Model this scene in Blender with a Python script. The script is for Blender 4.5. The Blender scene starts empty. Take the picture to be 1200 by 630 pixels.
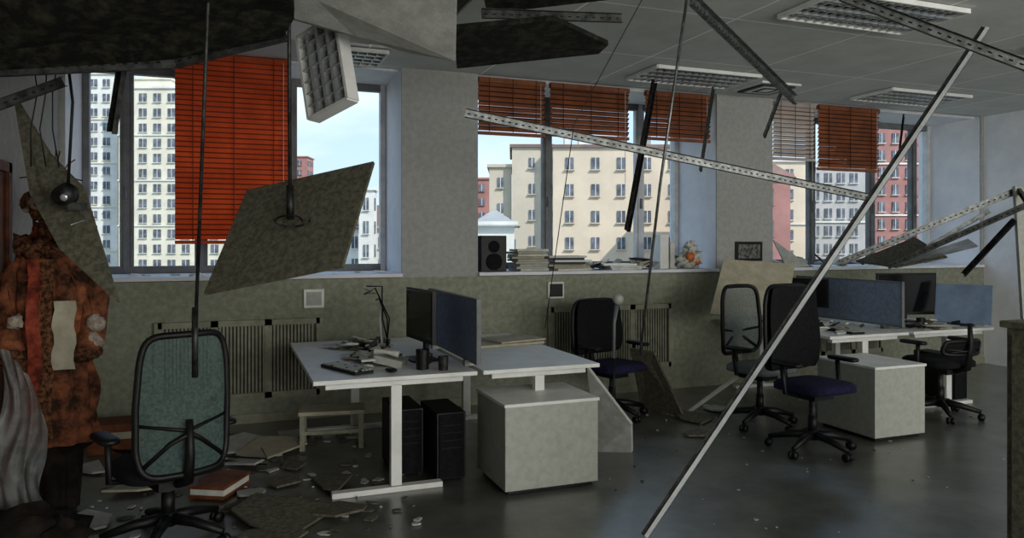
import bpy, math, random
from mathutils import Vector, Matrix, noise
random.seed(4)
R=random.random
def U(a,b): return a+(b-a)*R()
scene=bpy.context.scene
scene.view_settings.view_transform='Standard'
try: scene.view_settings.look='Medium High Contrast'
except Exception as ex: print(ex)

# ---------------------------------------------------------------- materials
def mat(name,c1,c2=None,rough=.7,scale=6,metal=0,bump=0,lo=.4,hi=.62,trans=0,alpha=1,spec=.5,detail=6,coat=0):
    m=bpy.data.materials.new(name); m.use_nodes=True
    nt=m.node_tree; N=nt.nodes; K=nt.links
    b=N['Principled BSDF']; out=N['Material Output']
    b.inputs['Roughness'].default_value=rough; b.inputs['Metallic'].default_value=metal
    b.inputs['Specular IOR Level'].default_value=spec
    if coat: b.inputs['Coat Weight'].default_value=coat; b.inputs['Coat Roughness'].default_value=.26
    tc=N.new('ShaderNodeTexCoord'); nz=N.new('ShaderNodeTexNoise')
    nz.inputs['Scale'].default_value=scale; nz.inputs['Detail'].default_value=detail; nz.inputs['Roughness'].default_value=.65
    K.new(tc.outputs['Object'],nz.inputs['Vector'])
    cr=N.new('ShaderNodeValToRGB'); cr.color_ramp.elements[0].position=lo; cr.color_ramp.elements[1].position=hi
    c2=c2 or tuple(x*.75 for x in c1)
    cr.color_ramp.elements[0].color=(*c2,1); cr.color_ramp.elements[1].color=(*c1,1)
    K.new(nz.outputs['Fac'],cr.inputs['Fac']); K.new(cr.outputs['Color'],b.inputs['Base Color'])
    if bump:
        bp=N.new('ShaderNodeBump'); bp.inputs['Strength'].default_value=bump; bp.inputs['Distance'].default_value=.01
        n2=N.new('ShaderNodeTexNoise'); n2.inputs['Scale'].default_value=scale*8; n2.inputs['Detail'].default_value=4
        K.new(tc.outputs['Object'],n2.inputs['Vector']); K.new(n2.outputs['Fac'],bp.inputs['Height']); K.new(bp.outputs['Normal'],b.inputs['Normal'])
    sh=b.outputs['BSDF']
    if trans:
        t=N.new('ShaderNodeBsdfTranslucent'); K.new(cr.outputs['Color'],t.inputs['Color'])
        mx=N.new('ShaderNodeMixShader'); mx.inputs['Fac'].default_value=trans
        K.new(sh,mx.inputs[1]); K.new(t.outputs[0],mx.inputs[2]); sh=mx.outputs[0]
    if alpha<1:
        t=N.new('ShaderNodeBsdfTransparent'); mx=N.new('ShaderNodeMixShader'); mx.inputs['Fac'].default_value=alpha
        K.new(t.outputs[0],mx.inputs[1]); K.new(sh,mx.inputs[2]); sh=mx.outputs[0]
    K.new(sh,out.inputs['Surface'])
    return m
def gridmat(name,c1,c2,line,pitch,w,rough=.8,ox=0,oy=0):
    m=mat(name,c1,c2,rough,3,bump=.15); nt=m.node_tree; N=nt.nodes; K=nt.links
    tc=N.new('ShaderNodeTexCoord'); sp=N.new('ShaderNodeSeparateXYZ'); K.new(tc.outputs['Object'],sp.inputs[0])
    outs=[]
    for ax,o in (('X',ox),('Y',oy)):
        a=N.new('ShaderNodeMath'); a.operation='ADD'; a.inputs[1].default_value=100*pitch+o; K.new(sp.outputs[ax],a.inputs[0])
        f=N.new('ShaderNodeMath'); f.operation='MODULO'; f.inputs[1].default_value=pitch; K.new(a.outputs[0],f.inputs[0])
        l=N.new('ShaderNodeMath'); l.operation='LESS_THAN'; l.inputs[1].default_value=w; K.new(f.outputs[0],l.inputs[0]); outs.append(l)
    mx=N.new('ShaderNodeMath'); mx.operation='MAXIMUM'; K.new(outs[0].outputs[0],mx.inputs[0]); K.new(outs[1].outputs[0],mx.inputs[1])
    mc=N.new('ShaderNodeMix'); mc.data_type='RGBA'; K.new(mx.outputs[0],mc.inputs[0])
    b=N['Principled BSDF']; src=b.inputs['Base Color'].links[0].from_socket
    K.new(src,mc.inputs[6]); mc.inputs[7].default_value=(*line,1); K.new(mc.outputs[2],b.inputs['Base Color'])
    return m
M={}
M['wall']=mat('wall_paint',(.44,.44,.42),(.38,.38,.36),.8,18,bump=.2)
M['wall_low']=mat('wall_paint_low',(.36,.37,.29),(.28,.29,.22),.8,18,bump=.2)
M['reveal']=mat('reveal_white',(.84,.84,.87),(.75,.76,.80),.6,3)
M['floor']=mat('floor_vinyl',(.19,.193,.175),(.07,.072,.058),.42,2.2,bump=.12,lo=.3,hi=.7,detail=12,spec=.9,coat=.9)
M['ceil']=gridmat('ceiling_tiles',(.66,.67,.64),(.59,.60,.575),(.95,.95,.92),1.2,.018,oy=.25,ox=.1)
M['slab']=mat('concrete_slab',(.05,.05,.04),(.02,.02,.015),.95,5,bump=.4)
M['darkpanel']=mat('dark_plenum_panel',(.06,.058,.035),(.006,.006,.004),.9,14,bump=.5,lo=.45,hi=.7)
M['tile']=mat('ceiling_tile_back',(.20,.19,.14),(.11,.105,.075),.9,34,bump=.5)
M['tilelight']=mat('gypsum_sheet',(.56,.56,.53),(.44,.44,.41),.85,10,bump=.3)
M['tan']=mat('tan_board',(.50,.46,.36),(.40,.37,.28),.8,9)
M['frame']=mat('window_frame_grey',(.20,.21,.21),(.14,.145,.15),.5,5)
M['framew']=mat('window_frame_white',(.7,.7,.7),(.55,.55,.55),.5,5)
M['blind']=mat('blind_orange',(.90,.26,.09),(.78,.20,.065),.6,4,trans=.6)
M['blindedge']=mat('blind_orange_edge',(.22,.05,.018),(.16,.035,.012),.6,4)  # edge colours: painted slat shadow lines, shared by the cords
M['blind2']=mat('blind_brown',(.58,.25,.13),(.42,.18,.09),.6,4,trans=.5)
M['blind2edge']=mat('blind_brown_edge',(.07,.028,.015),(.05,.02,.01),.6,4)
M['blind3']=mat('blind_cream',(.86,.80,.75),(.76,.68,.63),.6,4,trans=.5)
M['blind3edge']=mat('blind_cream_shadow_cord',(.26,.15,.10),(.18,.11,.07),.6,4)
M['white']=mat('white_laminate',(.83,.83,.80),(.70,.70,.66),.45,5,lo=.3,hi=.6)
M['grey']=mat('grey_laminate',(.46,.47,.42),(.38,.385,.34),.55,20,lo=.3,hi=.6)
M['blue']=mat('blue_grey_fabric',(.24,.29,.38),(.18,.22,.295),.85,30)
M['bluescreen']=mat('pale_blue_panel',(.28,.37,.50),(.21,.28,.39),.5,4)
M['black']=mat('black_plastic',(.012,.012,.012),(.005,.005,.005),.5,20)
M['blackfab']=mat('black_fabric',(.012,.012,.015),(.004,.004,.006),.9,40,bump=.3)
M['navy']=mat('navy_fabric',(.022,.022,.08),(.01,.01,.04),.9,30,bump=.3)
M['mesh']=mat('chair_mesh_teal',(.12,.175,.165),(.07,.11,.105),.8,60,alpha=.75)
M['meshgrey']=mat('chair_mesh_grey',(.26,.30,.30),(.18,.21,.21),.8,60,alpha=.7)
M['steel']=mat('galvanised_steel',(.30,.31,.30),(.15,.155,.15),.4,22,metal=.7)
M['darksteel']=mat('dark_steel',(.08,.08,.075),(.025,.025,.025),.5,15,metal=.5)
M['hole']=mat('slot_dark',(.01,.01,.01),None,.9)
M['screen']=mat('monitor_screen',(.012,.012,.014),None,.12,3)
M['paper']=mat('paper',(.70,.70,.65),(.54,.54,.49),.8,8)
M['brown']=mat('brown_wood',(.24,.085,.03),(.12,.04,.015),.6,6)
M['orangecloth']=mat('brown_orange_cloth',(.40,.15,.07),(.05,.022,.012),.9,9,bump=.5,lo=.40,hi=.66)
M['fur']=mat('brown_fur',(.38,.18,.09),(.07,.03,.012),1,45,bump=1)
M['furw']=mat('white_fur',(.78,.68,.58),(.45,.37,.30),1,35,bump=1)
M['redcloth']=mat('red_cloth',(.40,.09,.05),(.12,.02,.012),.9,12,bump=.4)
M['darkcloth']=mat('dark_cloth',(.03,.02,.014),(.008,.005,.003),.9,8,bump=.4)
M['plastic']=mat('plastic_film',(.62,.64,.63),(.34,.36,.35),.3,6,trans=.3,alpha=.6)
M['louver']=mat('louver_aluminium',(.75,.77,.78),(.6,.62,.63),.25,5,metal=.6)
M['orange']=mat('orange_label',(.7,.2,.05),None,.5)
M['photo']=mat('photo_print',(.25,.25,.23),(.03,.03,.03),.4,25)
M['grille']=mat('grille_wood',(.38,.38,.29),(.29,.29,.22),.7,8)
M['grilleback']=mat('grille_back',(.14,.14,.11),(.09,.09,.07),.8,8)

# ---------------------------------------------------------------- mesh builder
class MB:
    def __init__(s): s.v=[];s.f=[];s.m=[];s.sm=[];s.mats=[]
    def mi(s,k):
        if k not in s.mats: s.mats.append(k)
        return s.mats.index(k)
    def add(s,vs,fs,k,smooth=False,T=None):
        o=len(s.v)
        for p in vs:
            p=Vector(p)
            if T: p=T@p
            s.v.append(tuple(p))
        i=s.mi(k)
        for f in fs: s.f.append([a+o for a in f]); s.m.append(i); s.sm.append(smooth)
    def box(s,c,sz,k,T=None,rot=None):
        x,y,z=[a/2 for a in sz]
        vs=[Vector((i,j,l)) for i in(-x,x) for j in(-y,y) for l in(-z,z)]
        if rot is not None: vs=[rot@v for v in vs]
        vs=[v+Vector(c) for v in vs]
        s.add(vs,[(0,1,3,2),(4,6,7,5),(0,4,5,1),(2,3,7,6),(0,2,6,4),(1,5,7,3)],k,False,T)
    def bb(s,a,b,k,T=None):
        s.box([(p+q)/2 for p,q in zip(a,b)],[abs(q-p) for p,q in zip(a,b)],k,T)
    def tube(s,pts,r,k,n=8,T=None,closed=False,cap=True):
        pts=[Vector(p) for p in pts]; vs=[];fs=[]; L=len(pts)
        rr=r if isinstance(r,(list,tuple)) else [r]*L
        up=None
        for i,p in enumerate(pts):
            if closed: d=pts[(i+1)%L]-pts[i-1]
            else: d=pts[min(i+1,L-1)]-pts[max(i-1,0)]
            if d.length<1e-9: d=Vector((0,0,1))
            d.normalize()
            if up is None:
                up=Vector((0,0,1)) if abs(d.z)<.9 else Vector((0,1,0))
            a=up-d*up.dot(d)
            if a.length<1e-4: a=d.orthogonal()
            a.normalize(); up=a; b=d.cross(a)
            for j in range(n):
                t=2*math.pi*j/n; vs.append(p+(a*math.cos(t)+b*math.sin(t))*rr[i])
        for i in range(L if closed else L-1):
            for j in range(n):
                i2=(i+1)%L; fs.append((i*n+j,i*n+(j+1)%n,i2*n+(j+1)%n,i2*n+j))
        if not closed and cap: fs+= [tuple(range(n-1,-1,-1)),tuple(range((L-1)*n,L*n))]
        s.add(vs,fs,k,n>5,T)
    def sph(s,c,r,k,n=12,jit=0,T=None):
        r=r if isinstance(r,(tuple,list)) else (r,r,r); vs=[];fs=[]
        for i in range(n//2+1):
            for j in range(n):
                a=math.pi*i/(n//2); t=2*math.pi*j/n
                d=Vector((math.sin(a)*math.cos(t),math.sin(a)*math.sin(t),math.cos(a)))
                q=1+jit*noise.noise(d*4+Vector(c)*7)
                vs.append((c[0]+d.x*r[0]*q,c[1]+d.y*r[1]*q,c[2]+d.z*r[2]*q))
        for i in range(n//2):
            for j in range(n): fs.append((i*n+j,(i+1)*n+j,(i+1)*n+(j+1)%n,i*n+(j+1)%n))
        s.add(vs,fs,k,True,T)
    def plate(s,pts,t,k,T=None):
        pts=[Vector(p) for p in pts]; n=(pts[1]-pts[0]).cross(pts[2]-pts[0]).normalized()*t
        L=len(pts); vs=pts+[p+n for p in pts]
        fs=[tuple(range(L-1,-1,-1)),tuple(range(L,2*L))]+[(i,(i+1)%L,(i+1)%L+L,i+L) for i in range(L)]
        s.add(vs,fs,k,False,T)
    def rbox(s,c,sz,r,k,T=None,n=5):
        x,y,z=[a/2 for a in sz]; vs=[];fs=[];rings=[]
        prof=[(-z,-r*.6),(-z*.6,0),(z*.4,0),(z*.85,-r*.25),(z,-r*.8)]
        for zz,off in prof:
            ring=[]
            for q in range(4):
                cx=(x-r)*(1 if q in(0,3) else -1); cy=(y-r)*(1 if q in(0,1) else -1)
                for j in range(n+1):
                    t=math.pi/2*(q+j/n); ring.append((c[0]+cx+(r+off)*math.cos(t),c[1]+cy+(r+off)*math.sin(t),c[2]+zz))
            rings.append(ring)
        L=len(rings[0]); vs=[p for g in rings for p in g]
        for i in range(len(rings)-1):
            for j in range(L): fs.append((i*L+j,i*L+(j+1)%L,(i+1)*L+(j+1)%L,(i+1)*L+j))
        fs+=[tuple(range(L-1,-1,-1)),tuple(range((len(rings)-1)*L,len(rings)*L))]
        s.add(vs,fs,k,True,T)
    def chan(s,p0,p1,w,t,k,slots=True,roll=0,pitch=.05,k2=None):
        p0=Vector(p0);p1=Vector(p1); d=p1-p0; L=d.length
        q=d.to_track_quat('X','Z').to_matrix()@Matrix.Rotation(roll,3,'X')
        T=Matrix.Translation((p0+p1)/2)@q.to_4x4()
        s.box((0,0,0),(L,t,w),k,T)
        s.box((0,-w*.2,w/2),(L,w*.45,t),k2 or k,T); s.box((0,-w*.2,-w/2),(L,w*.45,t),k2 or k,T)
        if slots:
            n=int(L/pitch)
            for i in range(n):
                x=-L/2+(i+.5)*pitch
                s.box((x,0,0),(pitch*.4,t*1.25,w*.16),'hole',T)
    def build(s,name,bevel=0,loc=None,yaw=0):
        me=bpy.data.meshes.new(name); me.from_pydata(s.v,[],s.f)
        for k in s.mats: me.materials.append(M[k])
        for p,i,q in zip(me.polygons,s.m,s.sm): p.material_index=i; p.use_smooth=q
        me.update(); o=bpy.data.objects.new(name,me); scene.collection.objects.link(o)
        if loc: o.location=loc
        o.rotation_euler[2]=yaw
        if bevel:
            b=o.modifiers.new('bevel','BEVEL'); b.width=bevel; b.segments=2; b.limit_method='ANGLE'; b.angle_limit=math.radians(50)
        return o

# ---------------------------------------------------------------- room shell
H=3.25; YW=6.95; YG=7.75; XL=-1.3; XR=9.3; YB=-3.0; SILL=1.30
b=MB(); b.bb((XL-.2,YB-.2,-.2),(XR+.2,YG+.15,0),'floor'); b.build('floor')
b=MB()
wins=[(XL+.04,1.52),(2.28,5.09),(5.86,9.25)]
b.bb((XL-.2,YW,0),(XR+.2,YW+.12,SILL-.04),'wall_low')
b.bb((XL-.2,YW+.12,0),(XR+.2,YG+.15,SILL-.04),'wall_low')
for a,c in ((XL-.2,XL+.04),(1.52,2.28),(5.09,5.86),(9.25,XR+.2)):
    b.bb((a,YW,SILL-.04),(c,YW+.02,H+.9),'wall')
    b.bb((a,YW+.02,SILL-.04),(c,YG+.15,H+.9),'reveal')
for a,c in wins: b.bb((a,YW+.1,H-.02),(c,YG+.15,H+.9),'reveal')
b.build('wall_back')
b=MB(); b.bb((XL-.2,YB,0),(XL,YG+.15,H+.9),'wall'); b.build('wall_left')
b=MB(); b.bb((XR,YB,0),(XR+.2,YG+.15,H+.9),'reveal'); b.build('wall_right')
b=MB()
b.bb((XL-.2,YB-.2,0),(XR+.2,YB,1.0),'wall'); b.bb((XL-.2,YB-.2,3.0),(XR+.2,YB,H+.9),'wall')
for a,c in ((XL-.2,0),(3.6,4.4),(8,XR+.2)): b.bb((a,YB-.2,1),(c,YB,3),'wall')
b.build('wall_front')
b=MB()
b.bb((1.55,YB,H),(XR,YW,H+.02),'ceil'); b.bb((XL,6.3,H),(1.55,YW+.1,H+.02),'ceil')
b.build('ceiling')
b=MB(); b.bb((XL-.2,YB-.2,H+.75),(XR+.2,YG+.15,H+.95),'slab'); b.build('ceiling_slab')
b=MB()
for a,c in wins: b.bb((a,YW-.05,SILL-.035),(c,YG,SILL),'reveal')
b.build('trim_1',.004)
b=MB()
b.bb((XL,YW-.015,0),(XR,YW,.08),'grille'); b.build('baseboard_back')
def window(name,a,c,mull,wh=()):
    b=MB(); z0,z1=SILL,H-.02; w=.055
    b.bb((a,YG-.04,z0),(c,YG+.04,z0+.07),'frame'); b.bb((a,YG-.04,z1-.07),(c,YG+.04,z1),'frame')
    xs=[a+.03]+list(mull)+[c-.03]
    for i,x in enumerate(xs):
        k='framew' if i in wh else 'frame'
        b.bb((x-w/2,YG-.045,z0),(x+w/2,YG+.045,z1),k)
        if 0<i<len(xs)-1:
            b.bb((x+w/2,YG-.03,z0+.07),(x+w/2+.03,YG+.03,z1-.07),k); b.bb((x-w/2-.03,YG-.03,z0+.07),(x-w/2,YG+.03,z1-.07),k)
            b.box((x,YG-.06,z0+.75),(.02,.03,.12),'frame')
    return b.build(name,.003)
window('window_1',*wins[0],(-.90,-.26,.57),(4,))
window('window_2',*wins[1],(3.36,4.56),(2,3))
window('window_3',*wins[2],(7.15,8.18,8.95),(4,))
def blind(x0,x1,zb,zt,k,pitch=.045,ang=-68,sag=0):
    b=MB(); n=int((zt-zb)/pitch); y=YW+.08
    b.bb((x0,y-.03,zt-.05),(x1,y+.03,zt),k); b.bb((x0,y-.02,zb-.03),(x1,y+.02,zb),k)
    for i in range(n):
        z=zb+.01+(i+.5)*pitch
        rot=Matrix.Rotation(math.radians(ang+U(-4,4)),3,'X')@Matrix.Rotation(U(-.003,.003)-sag*(1-i/n),3,'Y')
        T=Matrix.Translation(((x0+x1)/2,y,z))@rot.to_4x4(); L=x1-x0; c=pitch*1.05
        b.box((0,0,0),(L,c,.002),k,T)
        b.box((0,-c*.40,0),(L,c*.2,.006),k+'edge',T)  # dark strip paints the shadow line along each slat
    for t in (.15,.5,.85):
        x=x0+(x1-x0)*t; b.tube([(x,y-.03,zb),(x,y-.03,zt)],.004,k+'edge',5)
    b.tube([(x1-.06,y-.04,zt-.03),(x1-.06,y-.04,max(zb-.5,1.4))],.003,'framew',5)
    return b.build('window_blind')
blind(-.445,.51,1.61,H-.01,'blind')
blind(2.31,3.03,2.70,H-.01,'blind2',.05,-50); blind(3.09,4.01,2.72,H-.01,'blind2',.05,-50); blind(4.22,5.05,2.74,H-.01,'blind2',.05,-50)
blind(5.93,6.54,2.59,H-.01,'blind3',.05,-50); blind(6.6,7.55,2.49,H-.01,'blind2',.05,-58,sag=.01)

def grille(x0,x1,z0,z1):
    b=MB(); y=YW-.02; 
    for a in ((x0,x1,z1-.05,z1),(x0,x1,z0,z0+.05)): b.bb((a[0],y-.02,a[2]),(a[1],y+.02,a[3]),'grille')
    n=3
    for i in range(n+1):
        x=x0+(x1-x0)*i/n; b.bb((x-.03,y-.02,z0),(x+.03,y+.02,z1),'grille')
    m=int((x1-x0-.06)/.03)
    for i in range(m):
        x=x0+.03+i*.03; b.bb((x,y-.008,z0+.05),(x+.016,y+.002,z1-.05),'grille')
    b.bb((x0,y+.01,z0),(x1,y+.018,z1),'grilleback')
    b.build('radiator_grille')
grille(-.57,.76,.22,.91); grille(3.05,4.47,.25,.93); grille(6.1,7.5,.25,.93)
b=MB(); b.bb((.62,YW-.03,1.0),(.80,YW,1.17),'white'); b.bb((.645,YW-.036,1.025),(.775,YW-.03,1.145),'grey'); b.build('power_socket',.004)
b=MB(); b.bb((3.02,YW-.03,1.02),(3.2,YW,1.19),'white'); b.bb((3.04,YW-.04,1.04),(3.18,YW-.03,1.17),'black'); b.build('power_socket',.004)

def troffer(name,T,w,d,h=.09):
    b=MB()
    b.box((0,0,0),(w,d,.006),'black' if h<.05 else 'white',T@Matrix.Translation((0,0,h)))
    for sx in(-1,1): b.box((sx*w/2,0,h/2),(.02,d,h),'white',T)
    for sy in(-1,1): b.box((0,sy*d/2,h/2),(w,.02,h),'white',T)
    nl=4
    for i in range(1,nl): b.box((0,-d/2+d*i/nl,h*.35),(w,.025,h*.6),'louver',T)
    n=int(w/.075)
    for i in range(1,n): b.box((-w/2+w*i/n,0,h*.3),(.007,d,h*.5),'louver',T)
    for i in range(nl): 
        y=-d/2+d*(i+.5)/nl; b.tube([(-w/2+.03,y,h*.7),(w/2-.03,y,h*.7)],.01,'white',8,T)
    return b.build(name)
for x,y in ((4.3,4.05),(4.3,6.25),(7.2,6.25),(6.9,4.05)):
    troffer('ceiling_light',Matrix.Translation((x,y,H-.04)),1.18,.58,.034)
troffer('ceiling_light',Matrix.Translation((1.02,6.6,H-.04)),.5,.5,.034)
b=MB(); b.box((5.35,6.45,H-.01),(.5,.5,.02),'white')
for i in range(4): b.box((5.35,6.45,H-.03),(.42-i*.1,.42-i*.1,.012+i*.004),'darksteel' if i%2==0 else 'white')
b.build('ceiling_vent')
p=[Vector(q) for q in((.36,4.77,2.94),(.60,4.46,2.80),(.62,4.35,2.48),(.44,4.64,2.36))]
cx=sum(p,Vector())/4
ex=(p[3]-p[0]+p[2]-p[1]).normalized(); ey=(p[1]-p[0]+p[2]-p[3]); ey=(ey-ex*ey.dot(ex)).normalized(); ez=ex.cross(ey)
if ez.y<0: ez=-ez; ey=-ey
T=Matrix(((ex.x,ey.x,ez.x,cx.x),(ex.y,ey.y,ez.y,cx.y),(ex.z,ey.z,ez.z,cx.z),(0,0,0,1)))
troffer('hanging_light_fixture',T,.54,.34)

# ---------------------------------------------------------------- fallen sheets
def sheet(name,pts,t,k,edge=None):
    b=MB(); b.plate(pts,t,k)
    if edge: b.tube(list(pts)+[pts[0]],.008,edge,5)
    return b.build(name)
sheet('hanging_acoustic_tile',[(.09,4.56,1.90),(.75,4.16,2.05),(.53,3.81,1.48),(-.13,4.21,1.33)],.02,'tile')
sheet('hanging_acoustic_tile',[(-1.16,5.04,2.45),(-.95,4.88,2.1),(-.76,4.74,1.90),(-.54,4.38,1.28),(-.84,4.58,1.56),(-1.02,4.78,1.86)],.02,'tile')
sheet('fallen_gypsum_sheet',[(.04,4.05,3.01),(1.03,3.46,2.94),(1.19,4.04,2.62),(.97,4.23,2.69),(.34,4.36,2.85),(.09,4.25,2.86)],.015,'tilelight')
b=MB()
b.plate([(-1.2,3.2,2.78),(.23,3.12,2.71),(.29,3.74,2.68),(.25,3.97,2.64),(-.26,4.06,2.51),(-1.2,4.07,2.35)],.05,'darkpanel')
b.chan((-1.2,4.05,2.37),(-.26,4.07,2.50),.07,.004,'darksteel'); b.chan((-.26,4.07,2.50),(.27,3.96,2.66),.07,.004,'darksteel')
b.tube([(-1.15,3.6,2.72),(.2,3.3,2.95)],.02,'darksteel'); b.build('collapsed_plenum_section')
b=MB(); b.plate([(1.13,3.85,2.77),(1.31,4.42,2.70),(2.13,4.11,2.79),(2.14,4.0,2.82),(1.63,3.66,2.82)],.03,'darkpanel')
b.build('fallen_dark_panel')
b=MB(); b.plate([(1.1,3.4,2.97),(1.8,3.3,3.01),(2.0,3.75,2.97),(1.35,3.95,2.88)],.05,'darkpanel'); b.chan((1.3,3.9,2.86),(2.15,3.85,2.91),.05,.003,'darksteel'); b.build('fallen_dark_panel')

def chan(name,p0,p1,w,k='steel',roll=0,slots=True,pitch=.05,k2=None):
    b=MB(); b.chan(p0,p1,w,.003,k,slots,roll,pitch,k2); return b.build(name)
chan('perforated_metal_channel',(1.54,4.98,2.50),(4.85,4.58,1.95),.058,k2='darksteel')
chan('perforated_metal_channel',(2.66,3.91,3.1),(4.40,4.96,2.78),.075)
chan('perforated_metal_channel',(3.08,3.11,2.92),(3.66,2.46,2.43),.05,k2='darksteel')
# long fallen profile: two dark flanges and a bright web
b=MB(); b.chan((4.10,3.04,2.84),(2.08,3.46,.02),.022,.003,'louver',False,.5,k2='darksteel'); b.chan((4.10,3.055,2.84),(2.08,3.475,.02),.042,.003,'darksteel',False,.5); b.build('fallen_metal_profile')
chan('hanging_metal_strip',(2.99,5.28,1.69),(3.41,5.55,2.98),.06,'darksteel',0,False)
chan('hanging_metal_strip',(4.26,6.09,2.29),(4.62,6.38,3.17),.045,'steel',0,False)
chan('hanging_metal_strip',(4.7,5.7,2.59),(5.13,5.97,3.09),.04,'steel',0,False)
chan('hanging_metal_strip',(6.85,6.1,2.62),(7.25,6.4,3.05),.04,'darksteel',0,False)
chan('hanging_metal_strip',(-.57,4.39,2.17),(-.45,4.2,2.85),.06,'darksteel',0,False)
chan('perforated_metal_channel',(-1.15,4.2,2.2),(-.82,4.48,2.44),.05,'darksteel')
def rod(name,pts,r,k='darksteel'):
    b=MB(); b.tube(pts,r,k,6); return b.build(name)
rod('hanger_rod',[(2.77,4.08,3.25),(2.82,4.5,2.0),(2.89,4.89,.75)],.010,'steel')
rod('hanger_rod',[(-.09,3.56,4.0),(-.09,3.56,2.71),(-.15,3.69,1.15)],.009)
b=MB(); b.tube([(-.15,3.69,1.3),(-.15,3.69,.98)],.014,'darksteel'); b.build('hanger_bracket')
rod('hanger_rod',[(.27,3.9,4.0),(.29,4.06,2.6),(.30,4.14,1.76)],.011)
b=MB(); b.tube([(.30,4.14,1.9),(.30,4.12,1.72)],.02,'darksteel')
b.tube([(.30+.06*math.cos(a)*(1+a/9),4.10+.02*math.sin(3*a),1.71+.03*math.sin(a)) for a in [i*.5 for i in range(14)]],.005,'black',5); b.build('wire_coil')
rod('hanger_wire',[(2.6,4.35,3.25),(2.2,4.6,2.4),(2.05,4.75,1.0)],.003)
for i in range(3):
    x=-.98+i*.05; y=4.6
    rod('loose_cable',[(x+.02*math.sin(j*2+i),y,3.2-j*.2) for j in range(7)],.0035,'black')
b=MB(); c=Vector((-.82,4.60,1.86))
b.tube([c,c+Vector((-.02,-.07,-.02))],[.06,.05],'darksteel',16); b.sph(c+Vector((0,-.05,-.02)),.032,'louver')
b.tube([c,c+Vector((.02,.02,.5)),c+Vector((-.05,.05,1.1))],.008,'black',6)
b.box(c+Vector((.05,-.02,-.07)),(.09,.03,.04),'darksteel'); b.tube([c+Vector((.05,-.02,-.07)),c+Vector((.09,-.03,-.14)),c+Vector((.02,-.04,-.17))],.004,'steel',5)
b.build('hanging_downlight')

b=MB()
b.chan((5.84,5.91,1.39),(6.96,4.85,2.09),.06,.004,'steel'); b.chan((6.13,5.59,1.35),(6.63,4.54,1.93),.05,.004,'steel')
b.chan((6.84,5.32,1.27),(6.82,4.79,1.80),.05,.004,'darksteel')
b.chan((6.5,5.45,1.55),(6.9,5.1,1.9),.04,.003,'steel',False)
b.chan((6.96,4.85,2.1),(6.63,4.54,1.95),.05,.004,'steel')
b.build('collapsed_metal_grid')
sheet('fallen_gypsum_board',[(6.46,6.32,1.39),(6.9,5.94,1.65),(6.77,5.45,1.45),(6.46,5.79,1.34)],.02,'tile')
sheet('fallen_glass_sheet',[(6.2,5.55,1.40),(6.62,5.1,1.62),(6.95,5.25,1.55),(6.55,5.75,1.36)],.01,'plastic')
b=MB(); b.chan((6.9,4.80,2.12),(7.0,4.74,0.02),.12,.01,'grey',False); b.build('leaning_metal_post')
sheet('leaning_tile_board',[(4.79,6.42,1.42),(5.48,6.16,1.37),(5.12,5.87,.87),(4.41,6.13,.89)],.02,'tan')
sheet('leaning_tile_board',[(5.9,7.0,1.62),(6.05,6.95,1.3),(6.35,6.9,1.31)],.02,'tilelight')
sheet('leaning_tile_board',[(2.43,4.87,.69),(2.73,4.75,.27),(2.85,4.95,0),(2.62,5.05,0)],.02,'tilelight')
b=MB(); b.plate([(3.72,6.25,.0),(3.86,5.75,.02),(3.61,5.85,.60),(3.48,6.05,.62)],.02,'tile'); b.build('leaning_tile_board')
b=MB(); b.plate([(4.0,5.95,.0),(4.05,5.93,0),(4.68,5.66,.50),(4.64,5.7,.51)],.015,'grey'); b.build('fallen_metal_strip')

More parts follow.
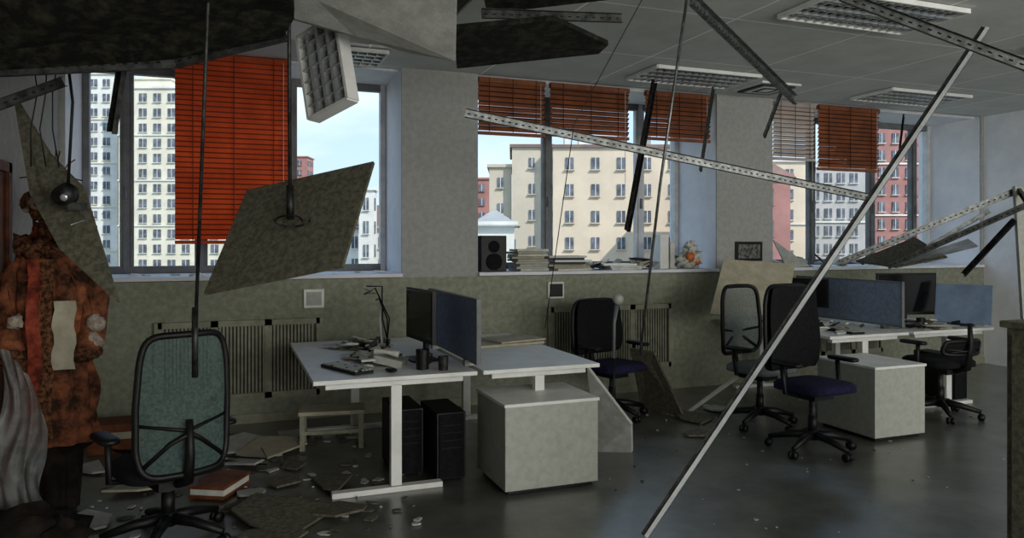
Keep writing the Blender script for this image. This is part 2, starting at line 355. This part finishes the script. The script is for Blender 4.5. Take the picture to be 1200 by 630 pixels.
# ---------------------------------------------------------------- furniture
def chair(x,y,yaw,mesh='mesh',seat='blackfab',seat_z=.45,top=1.1,bw=.48,arms=True,frame='black',thick=False,bot=None,a0=.3):
    b=MB()
    for i in range(5):
        a=2*math.pi*i/5+a0; c,s=math.cos(a),math.sin(a)
        b.tube([(0,0,.13),(c*.16,s*.16,.115),(c*.32,s*.32,.075)],[.034,.028,.018],'black',8)
        for o in(-.018,.018):
            px,py=c*.32-s*o,s*.32+c*o
            b.tube([(px+s*.011,py-c*.011,.03),(px-s*.011,py+c*.011,.03)],.03,'black',12)
    b.tube([(0,0,.09),(0,0,.16)],.045,'black',12); b.tube([(0,0,.14),(0,0,seat_z-.07)],.025,'darksteel',12); b.tube([(0,0,.14),(0,0,.27)],.034,'black',12)
    b.box((0,-.02,seat_z-.07),(.2,.26,.05),'black')
    b.rbox((0,.02,seat_z),(.5,.48,.085),.12,seat)
    b0=bot or seat_z+.1
    b.tube([(0,-.12,seat_z-.07),(0,-.27,seat_z-.02),(0,-.30,b0+.1),(0,-.29,b0+.28)],[.03,.03,.024,.018],'black',8)
    cz=(b0+top)/2; hh=(top-b0)/2
    def bp(t,q):
        w=bw/2*(1-.08*q*q-.04*q)
        return (t*w, -.26+.055*t*t-.05*q*q*(1 if q<0 else -.6)-.04*q, cz+q*hh)
    fr=[]; n=40
    for i in range(n):
        a=2*math.pi*i/n; ct,st=math.cos(a),math.sin(a); e=.3
        fr.append(bp(math.copysign(abs(ct)**e,ct),math.copysign(abs(st)**e,st)))
    b.tube(fr,.018,frame,8,closed=True)
    vs=[];fs=[];g=12
    for i in range(g+1):
        for j in range(g+1): 
            tt=-1+2*j/g; q=-1+2*i/g
            if abs(q)>.9: tt*=.93
            vs.append(bp(tt*.985,q*.985))
    for i in range(g):
        for j in range(g): fs.append((i*(g+1)+j,i*(g+1)+j+1,(i+1)*(g+1)+j+1,(i+1)*(g+1)+j))
    b.add(vs,fs,mesh,True)
    if thick:
        vs2=[(p[0]*.96,p[1]+.045,p[2]) for p in vs]; b.add(vs2,fs,mesh,True)
        vs2=[(p[0]*.96,p[1]-.02,p[2]) for p in vs]; b.add(vs2,fs,mesh,True)
    else:
        b.tube([bp(-.9,-.85),bp(-.35,-.55),(0,-.3,cz-.4*hh),bp(.35,-.55),bp(.9,-.85)],.013,frame,6)
        b.tube([bp(-.95,-.25),(0,bp(0,-.1)[1]-.02,cz-.38*hh),bp(.95,-.25)],.010,frame,6)
    if arms:
        for sx in(-1,1):
            b.tube([(sx*.16,0,seat_z-.05),(sx*.29,0,seat_z-.03),(sx*.30,-.02,seat_z+.17)],.018,'black',8)
            b.rbox((sx*.30,.03,seat_z+.19),(.09,.26,.035),.04,'black')
    return b.build('office_chair',0,(x,y,0),yaw)
rad=math.radians
chair(-.31,4.36,rad(24),'mesh','blackfab',.41,1.13,.46,bot=.42)
chair(4.17,4.50,rad(-174),'blackfab','navy',.50,1.25,.56,thick=True)
chair(4.33,5.30,rad(-170),'meshgrey','meshgrey',.50,1.2,.48)
chair(3.28,6.05,rad(-165),'blackfab','navy',.46,1.05,.60,thick=True)
chair(6.10,4.98,rad(0),'blackfab','blackfab',.50,.72,.44)

def desk(x0,x1,y0,y1,zt=.75,flip=False):
    b=MB(); b.bb((x0,y0,zt-.028),(x1,y1,zt),'white')
    xm=(x0+x1)/2
    for y in (y0+.09,y1-.09):
        b.bb((xm-.035,y-.03,.04),(xm+.035,y+.03,zt-.06),'white'); b.bb((x0+.12,y-.035,0),(x1-.22,y+.035,.035),'white')
        b.bb((x0+.08,y-.03,zt-.07),(x1-.08,y+.03,zt-.028),'white')
    b.bb((xm-.025,y0+.1,zt-.09),(xm+.025,y1-.1,zt-.03),'white')
    return b.build('office_desk',.004)
desk(.47,1.52,4.64,6.5); desk(1.56,2.42,4.64,6.5)
desk(5.02,5.97,5.2,6.8); desk(6.03,7.1,5.2,6.8)
def divider(x,y0,y1,zb,zt,k='blue'):
    b=MB(); b.bb((x-.012,y0,zb),(x+.012,y1,zt),k); 
    for z in(zb,zt): b.bb((x-.016,y0,z-.008),(x+.016,y1,z+.008),'frame')
    for y in(y0,y1): b.bb((x-.016,y-.008,zb-.008),(x+.016,y+.008,zt+.008),'frame')
    for y in(y0+.2,y1-.2): b.box((x,y,zb-.02),(.08,.05,.04),'steel')
    return b.build('desk_divider')
divider(1.54,4.68,5.95,.79,1.21); divider(6.0,5.3,6.7,.79,1.21)
def pedestal(x0,x1,y0,y1,h):
    b=MB(); b.bb((x0,y0,.03),(x1,y1,h-.02),'grey'); b.bb((x0-.008,y0-.01,h-.022),(x1+.008,y1+.01,h),'white')
    b.bb((x0+.03,y0+.03,0),(x1-.03,y1-.03,.03),'black')
    b.bb((x0+.012,y1-.002,.06),(x1-.012,y1+.012,h*.38),'grey'); b.bb((x0+.012,y1-.002,h*.4),(x1-.012,y1+.012,h*.66),'grey'); b.bb((x0+.012,y1-.002,h*.68),(x1-.012,y1+.012,h-.03),'grey')
    return b.build('drawer_pedestal',.004)
pedestal(1.61,2.26,4.36,4.92,.58)
pedestal(4.80,5.34,4.50,5.12,.60)
def tower(x,y,yaw):
    b=MB(); b.box((0,0,.24),(.2,.45,.44),'black'); b.box((0,-.23,.24),(.17,.02,.42),'blackfab')
    for i in range(4): b.box((0,-.243,.38-.05*i),(.14,.006,.006),'black')
    for x_ in(-.08,.08):
        for y_ in(-.18,.18): b.box((x_,y_,.01),(.03,.03,.02),'black')
    return b.build('computer_tower',.005,(x,y,0),yaw)
tower(1.38,5.0,0); tower(1.14,5.2,0); tower(6.85,5.6,0)
def monitor(x,y,yaw,z=.75,w=.55,h=.34,lift=.16,tilt=0):
    b=MB(); T=Matrix.Translation((0,0,z))
    b.rbox((0,.02,.010),(.26,.2,.016),.04,'black',T)
    b.box((0,.05,lift*.6+.03),(.06,.025,lift*1.2),'black',T)
    T2=T@Matrix.Translation((0,0,lift+h/2))@Matrix.Rotation(tilt,4,'X')
    b.box((0,.01,0),(w,.03,h),'black',T2); b.box((0,.035,-.02),(w*.6,.03,h*.55),'black',T2); b.box((0,-.0065,.008),(w-.03,.004,h-.045),'screen',T2)
    return b.build('computer_monitor',.004,(x,y,0),yaw)
monitor(1.27,5.22,rad(-84),h=.37,lift=.14)
monitor(6.68,5.85,rad(-15),w=.66,h=.44,lift=.08)
monitor(5.75,6.3,rad(-75),w=.5,h=.3)
b=MB(); TT=Matrix.Rotation(rad(-14),4,'X'); b.box((0,0,.22),(.5,.02,.40),'bluescreen',TT); b.box((0,.02,.2),(.3,.03,.2),'black',TT); b.box((0,.05,.01),(.2,.2,.015),'black')
b.build('tilted_display',.004,(6.92,5.40,.755),rad(-60))
def keyboard(x,y,yaw,z=.752):
    b=MB(); b.box((0,0,.01),(.44,.14,.02),'black')
    for r in range(5):
        for c in range(17): b.box((-.2+c*.025,-.05+r*.025,.023),(.02,.019,.008),'grey' if R()>.1 else 'black')
    return b.build('keyboard',.002,(x,y,z),yaw)
keyboard(.72,4.98,rad(112)); keyboard(5.40,5.45,rad(85))
def mug(x,y,z,k='black',r=.04,h=.1):
    b=MB(); b.tube([(0,0,0),(0,0,.004)],r*.9,k,20)
    b.tube([(0,0,0),(0,0,h)],[r*.92,r],k,20,cap=False); b.tube([(0,0,.005),(0,0,h)],[r*.84,r*.92],k,20,cap=False)
    b.tube([(r,0,h*.8),(r+.03,0,h*.7),(r+.03,0,h*.35),(r,0,h*.2)],.006,k,6); return b.build('coffee_mug',0,(x,y,z),U(0,6))
mug(1.20,4.84,.752,'black',.045,.13); mug(6.35,5.4,.752); mug(1.32,4.76,.752,'darksteel',.035,.09)
b=MB(); b.sph((0,0,.014),(.032,.055,.014),'black'); b.build('computer_mouse',0,(.98,4.80,.752),.4)
def papers(name,x,y,z,n,spread,k='paper'):
    b=MB(); 
    for i in range(n):
        T=Matrix.Translation((x+U(-1,1)*spread,y+U(-1,1)*spread,z+.004*i))@Matrix.Rotation(U(0,3.1),4,'Z')
        b.box((0,0,.003),(.21,.297,.003),k if R()>.15 else 'tan',T)
    return b.build(name)
papers('paper_stack',.95,5.42,.752,10,.06); papers('paper_stack',.9,6.0,.752,8,.12); papers('paper_stack',5.4,5.95,.752,8,.12); papers('paper_stack',6.5,5.45,.752,9,.1)
def chunk(b,x,y,z,r,t,k,tilt=0):
    n=random.choice((4,5,5,6,7)); an=sorted([2*math.pi*(i+U(-.38,.38))/n for i in range(n)]); a0=U(0,6); ex_=U(.55,1)
    T=Matrix.Translation((x,y,z))@Matrix.Rotation(tilt,4,Vector((U(-1,1),U(-1,1),0)).normalized())@Matrix.Rotation(a0,4,'Z')
    pts=[]
    for a in an:
        q=r*U(.6,1.15); pts.append((q*math.cos(a),q*ex_*math.sin(a),0))
    b.plate(pts,t,k,T)
b=MB()
for i in range(44): chunk(b,U(.8,1.15),U(4.9,6.2),.757+U(0,.06),U(.02,.09),.014,random.choice(('paper','grey','black','tile')),U(0,.6))
b.build('desk_debris')
b=MB()
for i in range(30): chunk(b,U(5.1,5.9),U(5.3,6.6),.757+U(0,.04),U(.02,.08),.012,random.choice(('paper','white','black','tile')),U(0,.6))
for i in range(24): chunk(b,U(6.1,7.0),U(5.25,5.6),.757+U(0,.04),U(.02,.07),.012,random.choice(('paper','white','black','tile')),U(0,.6))
b.build('desk_debris')
b=MB()
b.box((0,0,.03),(.18,.2,.05),'grey',Matrix.Rotation(.2,4,'X')); b.tube([(-.07,-.08,.08),(-.07,0,.095),(-.07,.09,.1)],[.024,.014,.024],'paper',8)
for i in range(3):
    for j in range(4): b.box((.0+i*.03,-.06+j*.03,.06+.006*j),(.02,.02,.01),'black')
b.build('desk_telephone',.003,(1.03,5.08,.755),1.1)
b=MB()
for i in range(5):
    x,y=1.15+U(-.05,.05),5.75+U(-.1,.1); b.tube([(x,y,.76),(x+U(-.05,.05),y+.05,1.0),(x+U(-.1,.05),y+.1,1.15+U(0,.1)),(x+U(-.2,0),y+.2,1.2+U(-.1,.05))],.006,random.choice(('white','black','grey')),6)
b.build('cable_tangle')
b=MB(); b.box((0,0,.01),(.6,.42,.02),'tan'); b.box((.1,-.02,.03),(.45,.35,.015),'tan',Matrix.Rotation(.1,4,'Z')); b.build('loose_tile_board',0,(2.12,5.85,.752),.15)
b=MB(); b.tube([(3.15,5.72,1.05),(3.1,5.68,.9),(3.08,5.65,.6)],[.02,.015,.015],'frame',8); b.sph((3.15,5.70,1.1),(.05,.05,.05),'grey'); b.tube([(3.08,5.65,.6),(3.08,5.65,.0)],.012,'black',8); b.tube([(3.08,5.65,.0),(3.08,5.65,.02)],.12,'black',16); b.build('grey_handle_on_pole')  # small grey handle carried on a thin pole and base
b=MB(); b.bb((-.25,-.14,.27),(.25,.14,.3),'tan')
for sx in(-1,1):
    for sy in(-1,1): b.bb((sx*.22-.02,sy*.11-.02,0),(sx*.22+.02,sy*.11+.02,.27),'grille')
b.bb((-.22,-.12,.12),(.22,-.10,.15),'grille'); b.build('wooden_stool',.004,(.75,5.95,0),-.15)
b=MB(); b.bb((2.33,7.0,SILL),(2.60,7.25,1.66),'black'); b.tube([(2.465,7.0,1.55),(2.465,6.99,1.55)],.06,'blackfab',16); b.tube([(2.465,7.0,1.4),(2.465,6.985,1.4)],.085,'blackfab',16); b.build('loudspeaker',.006)
b=MB()
for i in range(9):
    z=SILL+.025*i; b.box((2.87+U(-.03,.03),7.1+U(-.03,.03),z+.012),(.34,.25,.022),random.choice(('paper','tan','grey','black')),rot=Matrix.Rotation(U(-.2,.2),3,'Z'))
for i in range(7):
    z=SILL+.022*i; b.box((3.3+U(-.05,.05),7.1+U(-.03,.03),z+.011),(.42,.26,.02),random.choice(('paper','white','tan','black')),rot=Matrix.Rotation(U(-.3,.3),3,'Z'))
for i in range(3):
    z=SILL+.022*i; b.box((3.95+U(-.05,.05),7.12,z+.011),(.38,.26,.02),random.choice(('paper','white','tan','black')),rot=Matrix.Rotation(U(-.3,.3),3,'Z'))
b.build('book_stack')
b=MB()
for i in range(40): chunk(b,U(3.55,4.4),U(7.02,7.3),SILL+U(.0,.10),U(.03,.13),.015,random.choice(('paper','white','tan','black','grey')),U(0,.9))
for i in range(28): chunk(b,U(6.0,8.6),U(7.05,7.3),SILL+U(.0,.09),U(.03,.13),.015,random.choice(('paper','white','tan','black','grey')),U(0,.8))
for i in range(14): chunk(b,U(-1.1,1.4),U(7.05,7.3),SILL+U(.0,.01),U(.02,.06),.01,random.choice(('paper','white','grey')),U(0,.3))
b.build('windowsill_debris')
b=MB(); b.bb((4.45,7.1,SILL),(4.56,7.25,1.68),'white'); b.bb((4.58,7.1,SILL),(4.64,7.27,1.6),'paper'); b.build('document_boxes',.004)
b=MB()
for x,y,z,r in ((0,0,.09,.10),(.05,.02,.06,.08),(-.07,.0,.06,.09),(.0,.0,.18,.07),(-.03,-.02,.24,.04),(.03,.0,.26,.035)): b.sph((x,y,z+.02),(r*1.1,r*.9,r*.8),'paper',20,1.3)
b.sph((-.04,-.075,.13),(.06,.03,.05),'orange',12,.6); b.sph((.05,-.07,.07),(.04,.03,.03),'orange',12,.6); b.build('plastic_bag',0,(4.84,7.10,SILL))
b=MB(); x0,x1,z0,z1=5.33,5.7,1.38,1.6
b.bb((x0,YW-.02,z0),(x1,YW-.005,z1),'black'); b.bb((x0+.035,YW-.024,z0+.03),(x1-.035,YW-.018,z1-.03),'photo'); b.build('picture_frame',.003)
b=MB()
b.bb((3.22,1.8,0.05),(3.8,2.3,1.22),'tile'); b.bb((3.2,1.78,1.22),(3.82,2.32,1.25),'tile'); b.bb((3.24,1.82,0),(3.78,2.28,.05),'black')
b.bb((3.205,1.83,.08),(3.22,2.04,1.19),'tile'); b.bb((3.205,2.06,.08),(3.22,2.27,1.19),'tile'); b.tube([(3.19,2.02,.6),(3.19,2.02,.75)],.008,'steel'); b.build('storage_cabinet',.004)

# left: costume hanging on a stand
b=MB(); cx,cy=-.98,5.08
prof=[(.02,.13,.11),(.35,.14,.12),(.42,.23,.18),(.7,.22,.17),(1.0,.18,.15),(1.2,.19,.15),(1.42,.22,.14),(1.52,.18,.11),(1.58,.08,.07)]
vs=[];fs=[];n=60;rows=[]
for i in range(len(prof)-1):
    for t in range(5):
        q=t/5; rows.append(tuple(prof[i][k]*(1-q)+prof[i+1][k]*q for k in range(3)))
rows.append(prof[-1])
for z,rx,ry in rows:
    for j in range(n):
        a=2*math.pi*j/n; f=1+.09*math.sin(11*a+z*2)+.16*noise.noise(Vector((math.cos(a)*3,math.sin(a)*3,z*6)))
        vs.append((cx+rx*f*math.cos(a),cy+ry*f*math.sin(a),z))
for i in range(len(rows)-1):
    for j in range(n): fs.append((i*n+j,i*n+(j+1)%n,(i+1)*n+(j+1)%n,(i+1)*n+j))
lo=[f for f in fs if f[0]<n*10]; hi_=[f for f in fs if f[0]>=n*10]
b.add(vs,lo,'darkcloth',True); b.add(vs,hi_,'orangecloth',True)
for sx in(-1,1):
    b.tube([(cx+sx*.16,cy,1.47),(cx+sx*.22,cy-.02,1.25),(cx+sx*.21,cy-.06,1.05),(cx+sx*.18,cy-.12,.95)],[.085,.08,.075,.085],'orangecloth',12)
    b.sph((cx+sx*.18,cy-.12,.95),(.09,.085,.05),'fur',14,.6)
for i in range(24):
    a=2*math.pi*i/24; b.sph((cx+.15*math.cos(a),cy+.12*math.sin(a),1.57+U(-.03,.03)),(.05,.05,.05),'fur',8,.9)
for i in range(16):
    a=U(0,6.28); q=U(0,.09); b.sph((cx+q*math.cos(a),cy+q*math.sin(a)-.03,U(1.62,1.80)),(.055,.055,.06),random.choice(('orangecloth','fur','redcloth')),10,.9)
for i in range(18):
    a=2*math.pi*i/18; b.sph((cx+.12*math.cos(a),cy+.12*math.sin(a),1.83+U(-.02,.02)),(.045,.045,.05),'furw' if i%3==0 else 'fur',8,.9)
b.sph((cx,cy,1.90),(.11,.11,.09),'orangecloth',16,.7)
for i in range(10):
    a=U(0,6.28); b.tube([(cx+.03*math.cos(a),cy,1.95),(cx+.1*math.cos(a),cy-.02,1.99+.1*math.sin(a)),(cx+.16*math.cos(a),cy-.05,1.98+.16*math.sin(a))],.004,'fur',5)
for i,(x,y,z,r) in enumerate(((-.74,4.96,1.12,.05),(-.76,4.96,1.01,.055),(-1.13,4.88,1.15,.04))):
    b.sph((x,y,z),r,'furw',14,.6); b.tube([(x,y,z),(x-.04,y+.02,z+.2),(cx+.1,cy-.12,1.45)],.005,'orangecloth',5)
for k_,xx,z0_,z1_ in (('redcloth',-.06,1.5,.5),('fur',.0,1.5,.48),('tan',.09,1.26,.87)):
    vs=[];fs=[]
    for i in range(9):
        z=z0_+(z1_-z0_)*i/8
        for j in range(4): vs.append((cx+xx+(j/3-.5)*.07*(1.6 if k_=='tan' else 1)+.008*math.sin(i*1.7),cy-.175-.035*(i/8)-.008*math.sin(j*2+i),z))
    for i in range(8):
        for j in range(3): fs.append((i*4+j,i*4+j+1,(i+1)*4+j+1,(i+1)*4+j))
    b.add(vs,fs,k_,True)
b.build('folk_costume_on_stand')
b=MB(); b.bb((XL+.005,4.5,0),(XL+.03,5.35,2.08),'brown'); b.bb((XL+.03,4.5,2.02),(XL+.05,5.35,2.08),'brown'); b.bb((XL+.03,5.29,0),(XL+.05,5.35,2.08),'brown'); b.build('wooden_board')
b=MB(); vs=[];fs=[];g=34
for i in range(g+1):
    for j in range(g+1):
        u=j/g; v=i/g; q=noise.noise(Vector((u*6,v*4,1)))
        vs.append((-1.19+.22*u+.03*math.sin(v*7)+.06*v*u+.02*q,4.80-.12*u+.06*noise.noise(Vector((u*6,v*3.5,4))),1.0*(1-v)*(1-.3*u*u)+.02+.02*q*(1-v)))
for i in range(g):
    for j in range(g): fs.append((i*(g+1)+j,i*(g+1)+j+1,(i+1)*(g+1)+j+1,(i+1)*(g+1)+j))
b.add(vs,fs,'plastic',True); b.build('plastic_film')
b=MB(); b.sph((-1.0,4.45,.10),(.22,.2,.13),'darkcloth',18,.6); b.sph((-.82,4.4,.07),(.14,.16,.09),'darkcloth',16,.7); b.build('dark_cloth_bag')
b=MB(); b.bb((-1.0,6.3,0),(-.6,6.6,.1),'brown'); b.bb((-.97,6.32,.1),(-.63,6.58,.16),'tan'); b.bb((-1.0,6.3,.16),(-.6,6.6,.22),'brown'); b.build('box_stack',.004)
# floor debris
b=MB()
spots=[(.28,5.95,.32,.06,'tan'),(.12,5.65,.2,.05,'tilelight'),(.62,4.98,.2,.04,'tile'),(.33,4.5,.34,.03,'tile'),(.05,5.3,.14,.02,'tile'),(.1,6.15,.25,.04,'tilelight'),(.42,5.45,.16,.03,'tile'),(0.0,6.4,.2,.02,'tile'),(-.9,5.9,.2,.04,'tilelight'),(-.6,6.0,.25,.05,'tile'),(3.9,5.72,.25,.02,'tile'),(4.3,5.9,.2,.02,'tilelight'),(3.6,5.2,.12,.02,'tile'),(.2,4.2,.2,.01,'tile'),(.12,4.95,.14,.04,'tilelight'),(.6,4.42,.2,.04,'tile'),(-.55,5.3,.2,.05,'tan'),(.35,5.1,.14,.02,'tile'),(0.1,4.7,.16,.03,'tile'),(-.75,4.75,.2,.04,'tilelight'),(.5,6.3,.22,.04,'tilelight')]
for x,y,r,tl,k in spots: chunk(b,x,y,.012+r*tl,r,.014,k,tl*2)
for i in range(150): chunk(b,U(-.8,1.1),U(4.1,6.6),.004,U(.008,.06),.008,random.choice(('tile','tilelight','tile')),0)
for i in range(130): chunk(b,U(2.3,7.0),U(2.8,6.6),.003,U(.003,.018),.005,random.choice(('tile','tilelight','grey')),0)
b.build('tile_debris')
b=MB(); b.bb((-.12,-.17,.01),(.12,.17,.03),'brown'); b.bb((-.11,-.16,.03),(.115,.16,.07),'paper'); b.bb((-.12,-.17,.07),(.12,.17,.09),'brown'); b.build('thick_book',.003,(-.06,5.1,0),-.5)
b=MB()
for i in range(4): 
    b.tube([(U(-.9,0),U(5.4,6.4),.02),(U(-.9,.3),U(5.4,6.4),.05),(U(-.5,.6),U(5.4,6.4),.02)],.006,'black',5)
b.build('floor_cables')

# ---------------------------------------------------------------- city outside
def emat(k,c1,c2,sc=.3): M[k]=mat(k,c1,c2,.85,sc)
emat('b_white',(.74,.73,.69),(.62,.61,.57)); emat('b_cream',(.74,.70,.58),(.64,.60,.49)); emat('b_beige',(.70,.60,.47),(.61,.52,.41),.15); emat('b_beige2',(.60,.53,.43),(.52,.46,.37),.15)
emat('b_red',(.42,.22,.20),(.34,.18,.16)); emat('b_grey',(.48,.47,.46),(.40,.39,.38)); emat('b_glass',(.20,.22,.25),(.09,.10,.12),.8); emat('b_roof',(.26,.18,.15),(.2,.14,.12)); emat('b_roofgrey',(.35,.36,.36),(.28,.29,.29))
emat('b_ground',(.22,.22,.2),(.15,.17,.11),.05); emat('b_tree',(.08,.14,.04),(.03,.06,.015),.8)
YAW=-math.atan2(.355,.935)
def building(name,X0,X1,Z,depth,zt,wall,fh=3,bay=2.9,ww=1.5,wh=1.6,zb=-22,band=None,side=True,off=0,parapet=.4,roof=None,cap=None,mun=.05,top=0):
    b=MB(); b.bb((X0,Z,zb),(X1,Z+depth,zt),wall); b.bb((X0-.3,Z-.3,zt),(X1+.3,Z+depth+.3,zt+parapet),cap or band or wall)
    for i in range(top):
        x=X0+1+(X1-X0-3)*R(); b.bb((x,Z+2,zt+parapet),(x+U(.4,1.5),Z+4,zt+parapet+U(.6,2.2)),random.choice(('b_roofgrey','b_white','b_roof')))
        b.tube([(x+.2,Z+2.5,zt),(x+.2,Z+2.5,zt+U(2,4))],.06,'b_grey',4)
    n=max(1,int((X1-X0-.6)/bay)); m0=(X1-X0-n*bay)/2
    z=zt-fh*.5-wh*.5-.3; r=0
    while z>max(zb+2,-12) and r<30:
        for i in range(n):
            x=X0+m0+bay*(i+.5)+off
            b.bb((x-ww/2,Z-.14,z),(x+ww/2,Z-.02,z+wh),'b_glass'); b.bb((x-mun,Z-.17,z),(x+mun,Z-.1,z+wh),'b_white')
            b.bb((x-ww/2-.15,Z-.3,z-.15),(x+ww/2+.15,Z-.02,z-.03),band or wall)
        if side:
            for sX,sg in((X0,-1),(X1,1)):
                nd=int(depth/bay)
                for i in range(nd):
                    y=Z+bay*(i+.5); b.bb((sX+sg*.02,y-ww/2,z),(sX+sg*.12,y+ww/2,z+wh),'b_glass')
        if band and r%3==2: b.bb((X0-.15,Z-.2,z-.75),(X1+.15,Z-.02,z-.45),band)
        z-=fh; r+=1
    if roof:
        b.add([(X0-.5,Z-.5,zt),(X1+.5,Z-.5,zt),(X1+.5,Z+depth+.5,zt),(X0-.5,Z+depth+.5,zt),(X0+1.5,Z+2,zt+roof),(X1-1.5,Z+2,zt+roof),(X1-1.5,Z+depth-2,zt+roof),(X0+1.5,Z+depth-2,zt+roof)],
              [(0,1,5,4),(1,2,6,5),(2,3,7,6),(3,0,4,7),(4,5,6,7)],'b_roof' if name!='low_white_annex' else 'b_roofgrey')
    o=b.build(name); o.rotation_euler[2]=YAW; return o
building('apartment_tower',-100,-82.3,155,20,36.5,'b_white',3.05,2.6,1.4,1.6,band='b_cream',top=3)
building('apartment_tower',-79.5,-58,150,18,32.5,'b_cream',3.05,2.9,1.5,1.7,band='b_white')
building('rooftop_plant_room',-78.5,-70.5,153,8,35,'b_cream',3,2.6,1.2,1.2,zb=33,top=4)
building('distant_tower',-74,-69,250,8,30,'b_red',3.2,2.5,1.4,1.6)
building('historic_building',-34,-19,120,14,3.6,'b_white',3.6,2.2,1.0,1.9,roof=4)
building('historic_turret',-23.5,-21.3,114,3,9.5,'b_white',3.6,2.2,.8,1.9)
building('beige_office_building',5.25,26,95,16,13.6,'b_beige',3.4,3.3,1.0,1.5,cap='b_roof',top=5)
building('beige_office_wing',0,5.2,97,14,13.9,'b_beige2',3.4,2.6,.7,1.3,cap='b_roof',side=False)
building('beige_office_wing',-3.0,-.05,98,10,11.4,'b_beige2',3.4,2.8,.7,1.3,side=False)
building('low_white_annex',-3.2,0.2,62,8,2.9,'b_white',3,2.5,1.2,1.4,roof=1.4)
building('distant_red_block',-9,-4,160,8,15,'b_red',3,2.5,1.2,1.4)
building('red_brick_house',20.5,30,80,10,8.5,'b_red',3.4,2.4,1.0,1.7,roof=2)
building('tan_office_building',36.5,43.5,110,12,13.4,'b_beige',3,2.2,1.1,1.5,band='b_white')
building('grey_office_building',47.5,58.5,122,14,13.8,'b_grey',2.9,2.1,1.2,1.6,band='b_white',top=4)
building('red_tower',63,76,130,14,24.5,'b_red',3,2.4,1.1,1.7,band='b_white')
building('low_street_building',40,62,85,8,-3.5,'b_grey',3,2.4,1.1,1.7,band='b_white')
for i in range(14):
    X=-110+i*15+U(-3,3); building('city_block',X,X+U(9,14),270+(i%3)*25,12,U(-2,9),random.choice(('b_grey','b_white','b_beige','b_roofgrey')),3,2.8,1.4,1.6,side=False)
b=MB(); b.bb((-500,12,-22.2),(500,600,-22),'b_ground'); b.build('city_ground')
b=MB()
for i in range(36):
    X=U(30,62); Z=U(60,76); r=U(2.5,4); b.tube([(X*.935+Z*.355,Z*.935-X*.355,-22),(X*.935+Z*.355,Z*.935-X*.355,-14)],.3,'b_tree',6); b.sph((X*.935+Z*.355,Z*.935-X*.355,U(-14,-10)),(r,r,r*1.2),'b_tree',10,.8)
b.build('street_trees')

# ---------------------------------------------------------------- light
w=bpy.data.worlds.new('sky'); scene.world=w; w.use_nodes=True; N=w.node_tree.nodes; K=w.node_tree.links
bg=N['Background']; tc=N.new('ShaderNodeTexCoord'); sp=N.new('ShaderNodeSeparateXYZ'); K.new(tc.outputs['Generated'],sp.inputs[0])
cr=N.new('ShaderNodeValToRGB'); e=cr.color_ramp.elements; e[0].position=0; e[0].color=(.54,.69,.82,1); e[1].position=.5; e[1].color=(.34,.54,.80,1)
K.new(sp.outputs['Z'],cr.inputs['Fac'])
mp=N.new('ShaderNodeMapping'); mp.inputs['Scale'].default_value=(1,1,3.5); K.new(tc.outputs['Generated'],mp.inputs[0])
nz=N.new('ShaderNodeTexNoise'); nz.inputs['Scale'].default_value=2.6; nz.inputs['Detail'].default_value=7; K.new(mp.outputs[0],nz.inputs['Vector'])
c2=N.new('ShaderNodeValToRGB'); c2.color_ramp.elements[0].position=.46; c2.color_ramp.elements[1].position=.75; K.new(nz.outputs['Fac'],c2.inputs['Fac'])
mx=N.new('ShaderNodeMix'); mx.data_type='RGBA'; K.new(c2.outputs['Color'],mx.inputs[0]); K.new(cr.outputs['Color'],mx.inputs[6]); mx.inputs[7].default_value=(.80,.87,.92,1)
K.new(mx.outputs[2],bg.inputs['Color']); bg.inputs['Strength'].default_value=1.2
sd=bpy.data.lights.new('sun','SUN'); sd.energy=3.3; sd.angle=.01; sd.color=(1,.95,.87); so=bpy.data.objects.new('sun',sd); scene.collection.objects.link(so)
so.rotation_euler=Vector((-.55,1,-.95)).to_track_quat('-Z','Y').to_euler()
for x in (1.8,6.2):  # fill lamps added in the unseen rear openings to brighten the interior
    ld=bpy.data.lights.new('rear_fill_lamp','AREA'); ld.shape='RECTANGLE'; ld.size=3.5; ld.size_y=1.9; ld.energy=125; ld.color=(1,.97,.90)
    lo_=bpy.data.objects.new('rear_fill_lamp',ld); scene.collection.objects.link(lo_); lo_.location=(x,YB+.05,2.0); lo_.rotation_euler=(math.pi/2,0,0)

cd=bpy.data.cameras.new('camera'); co=bpy.data.objects.new('camera',cd); scene.collection.objects.link(co)
co.location=(0,0,1.6); co.rotation_euler=(math.pi/2,0,YAW); cd.sensor_width=36; cd.lens=26.1; cd.shift_y=-32/1200; cd.clip_end=2000
scene.camera=co
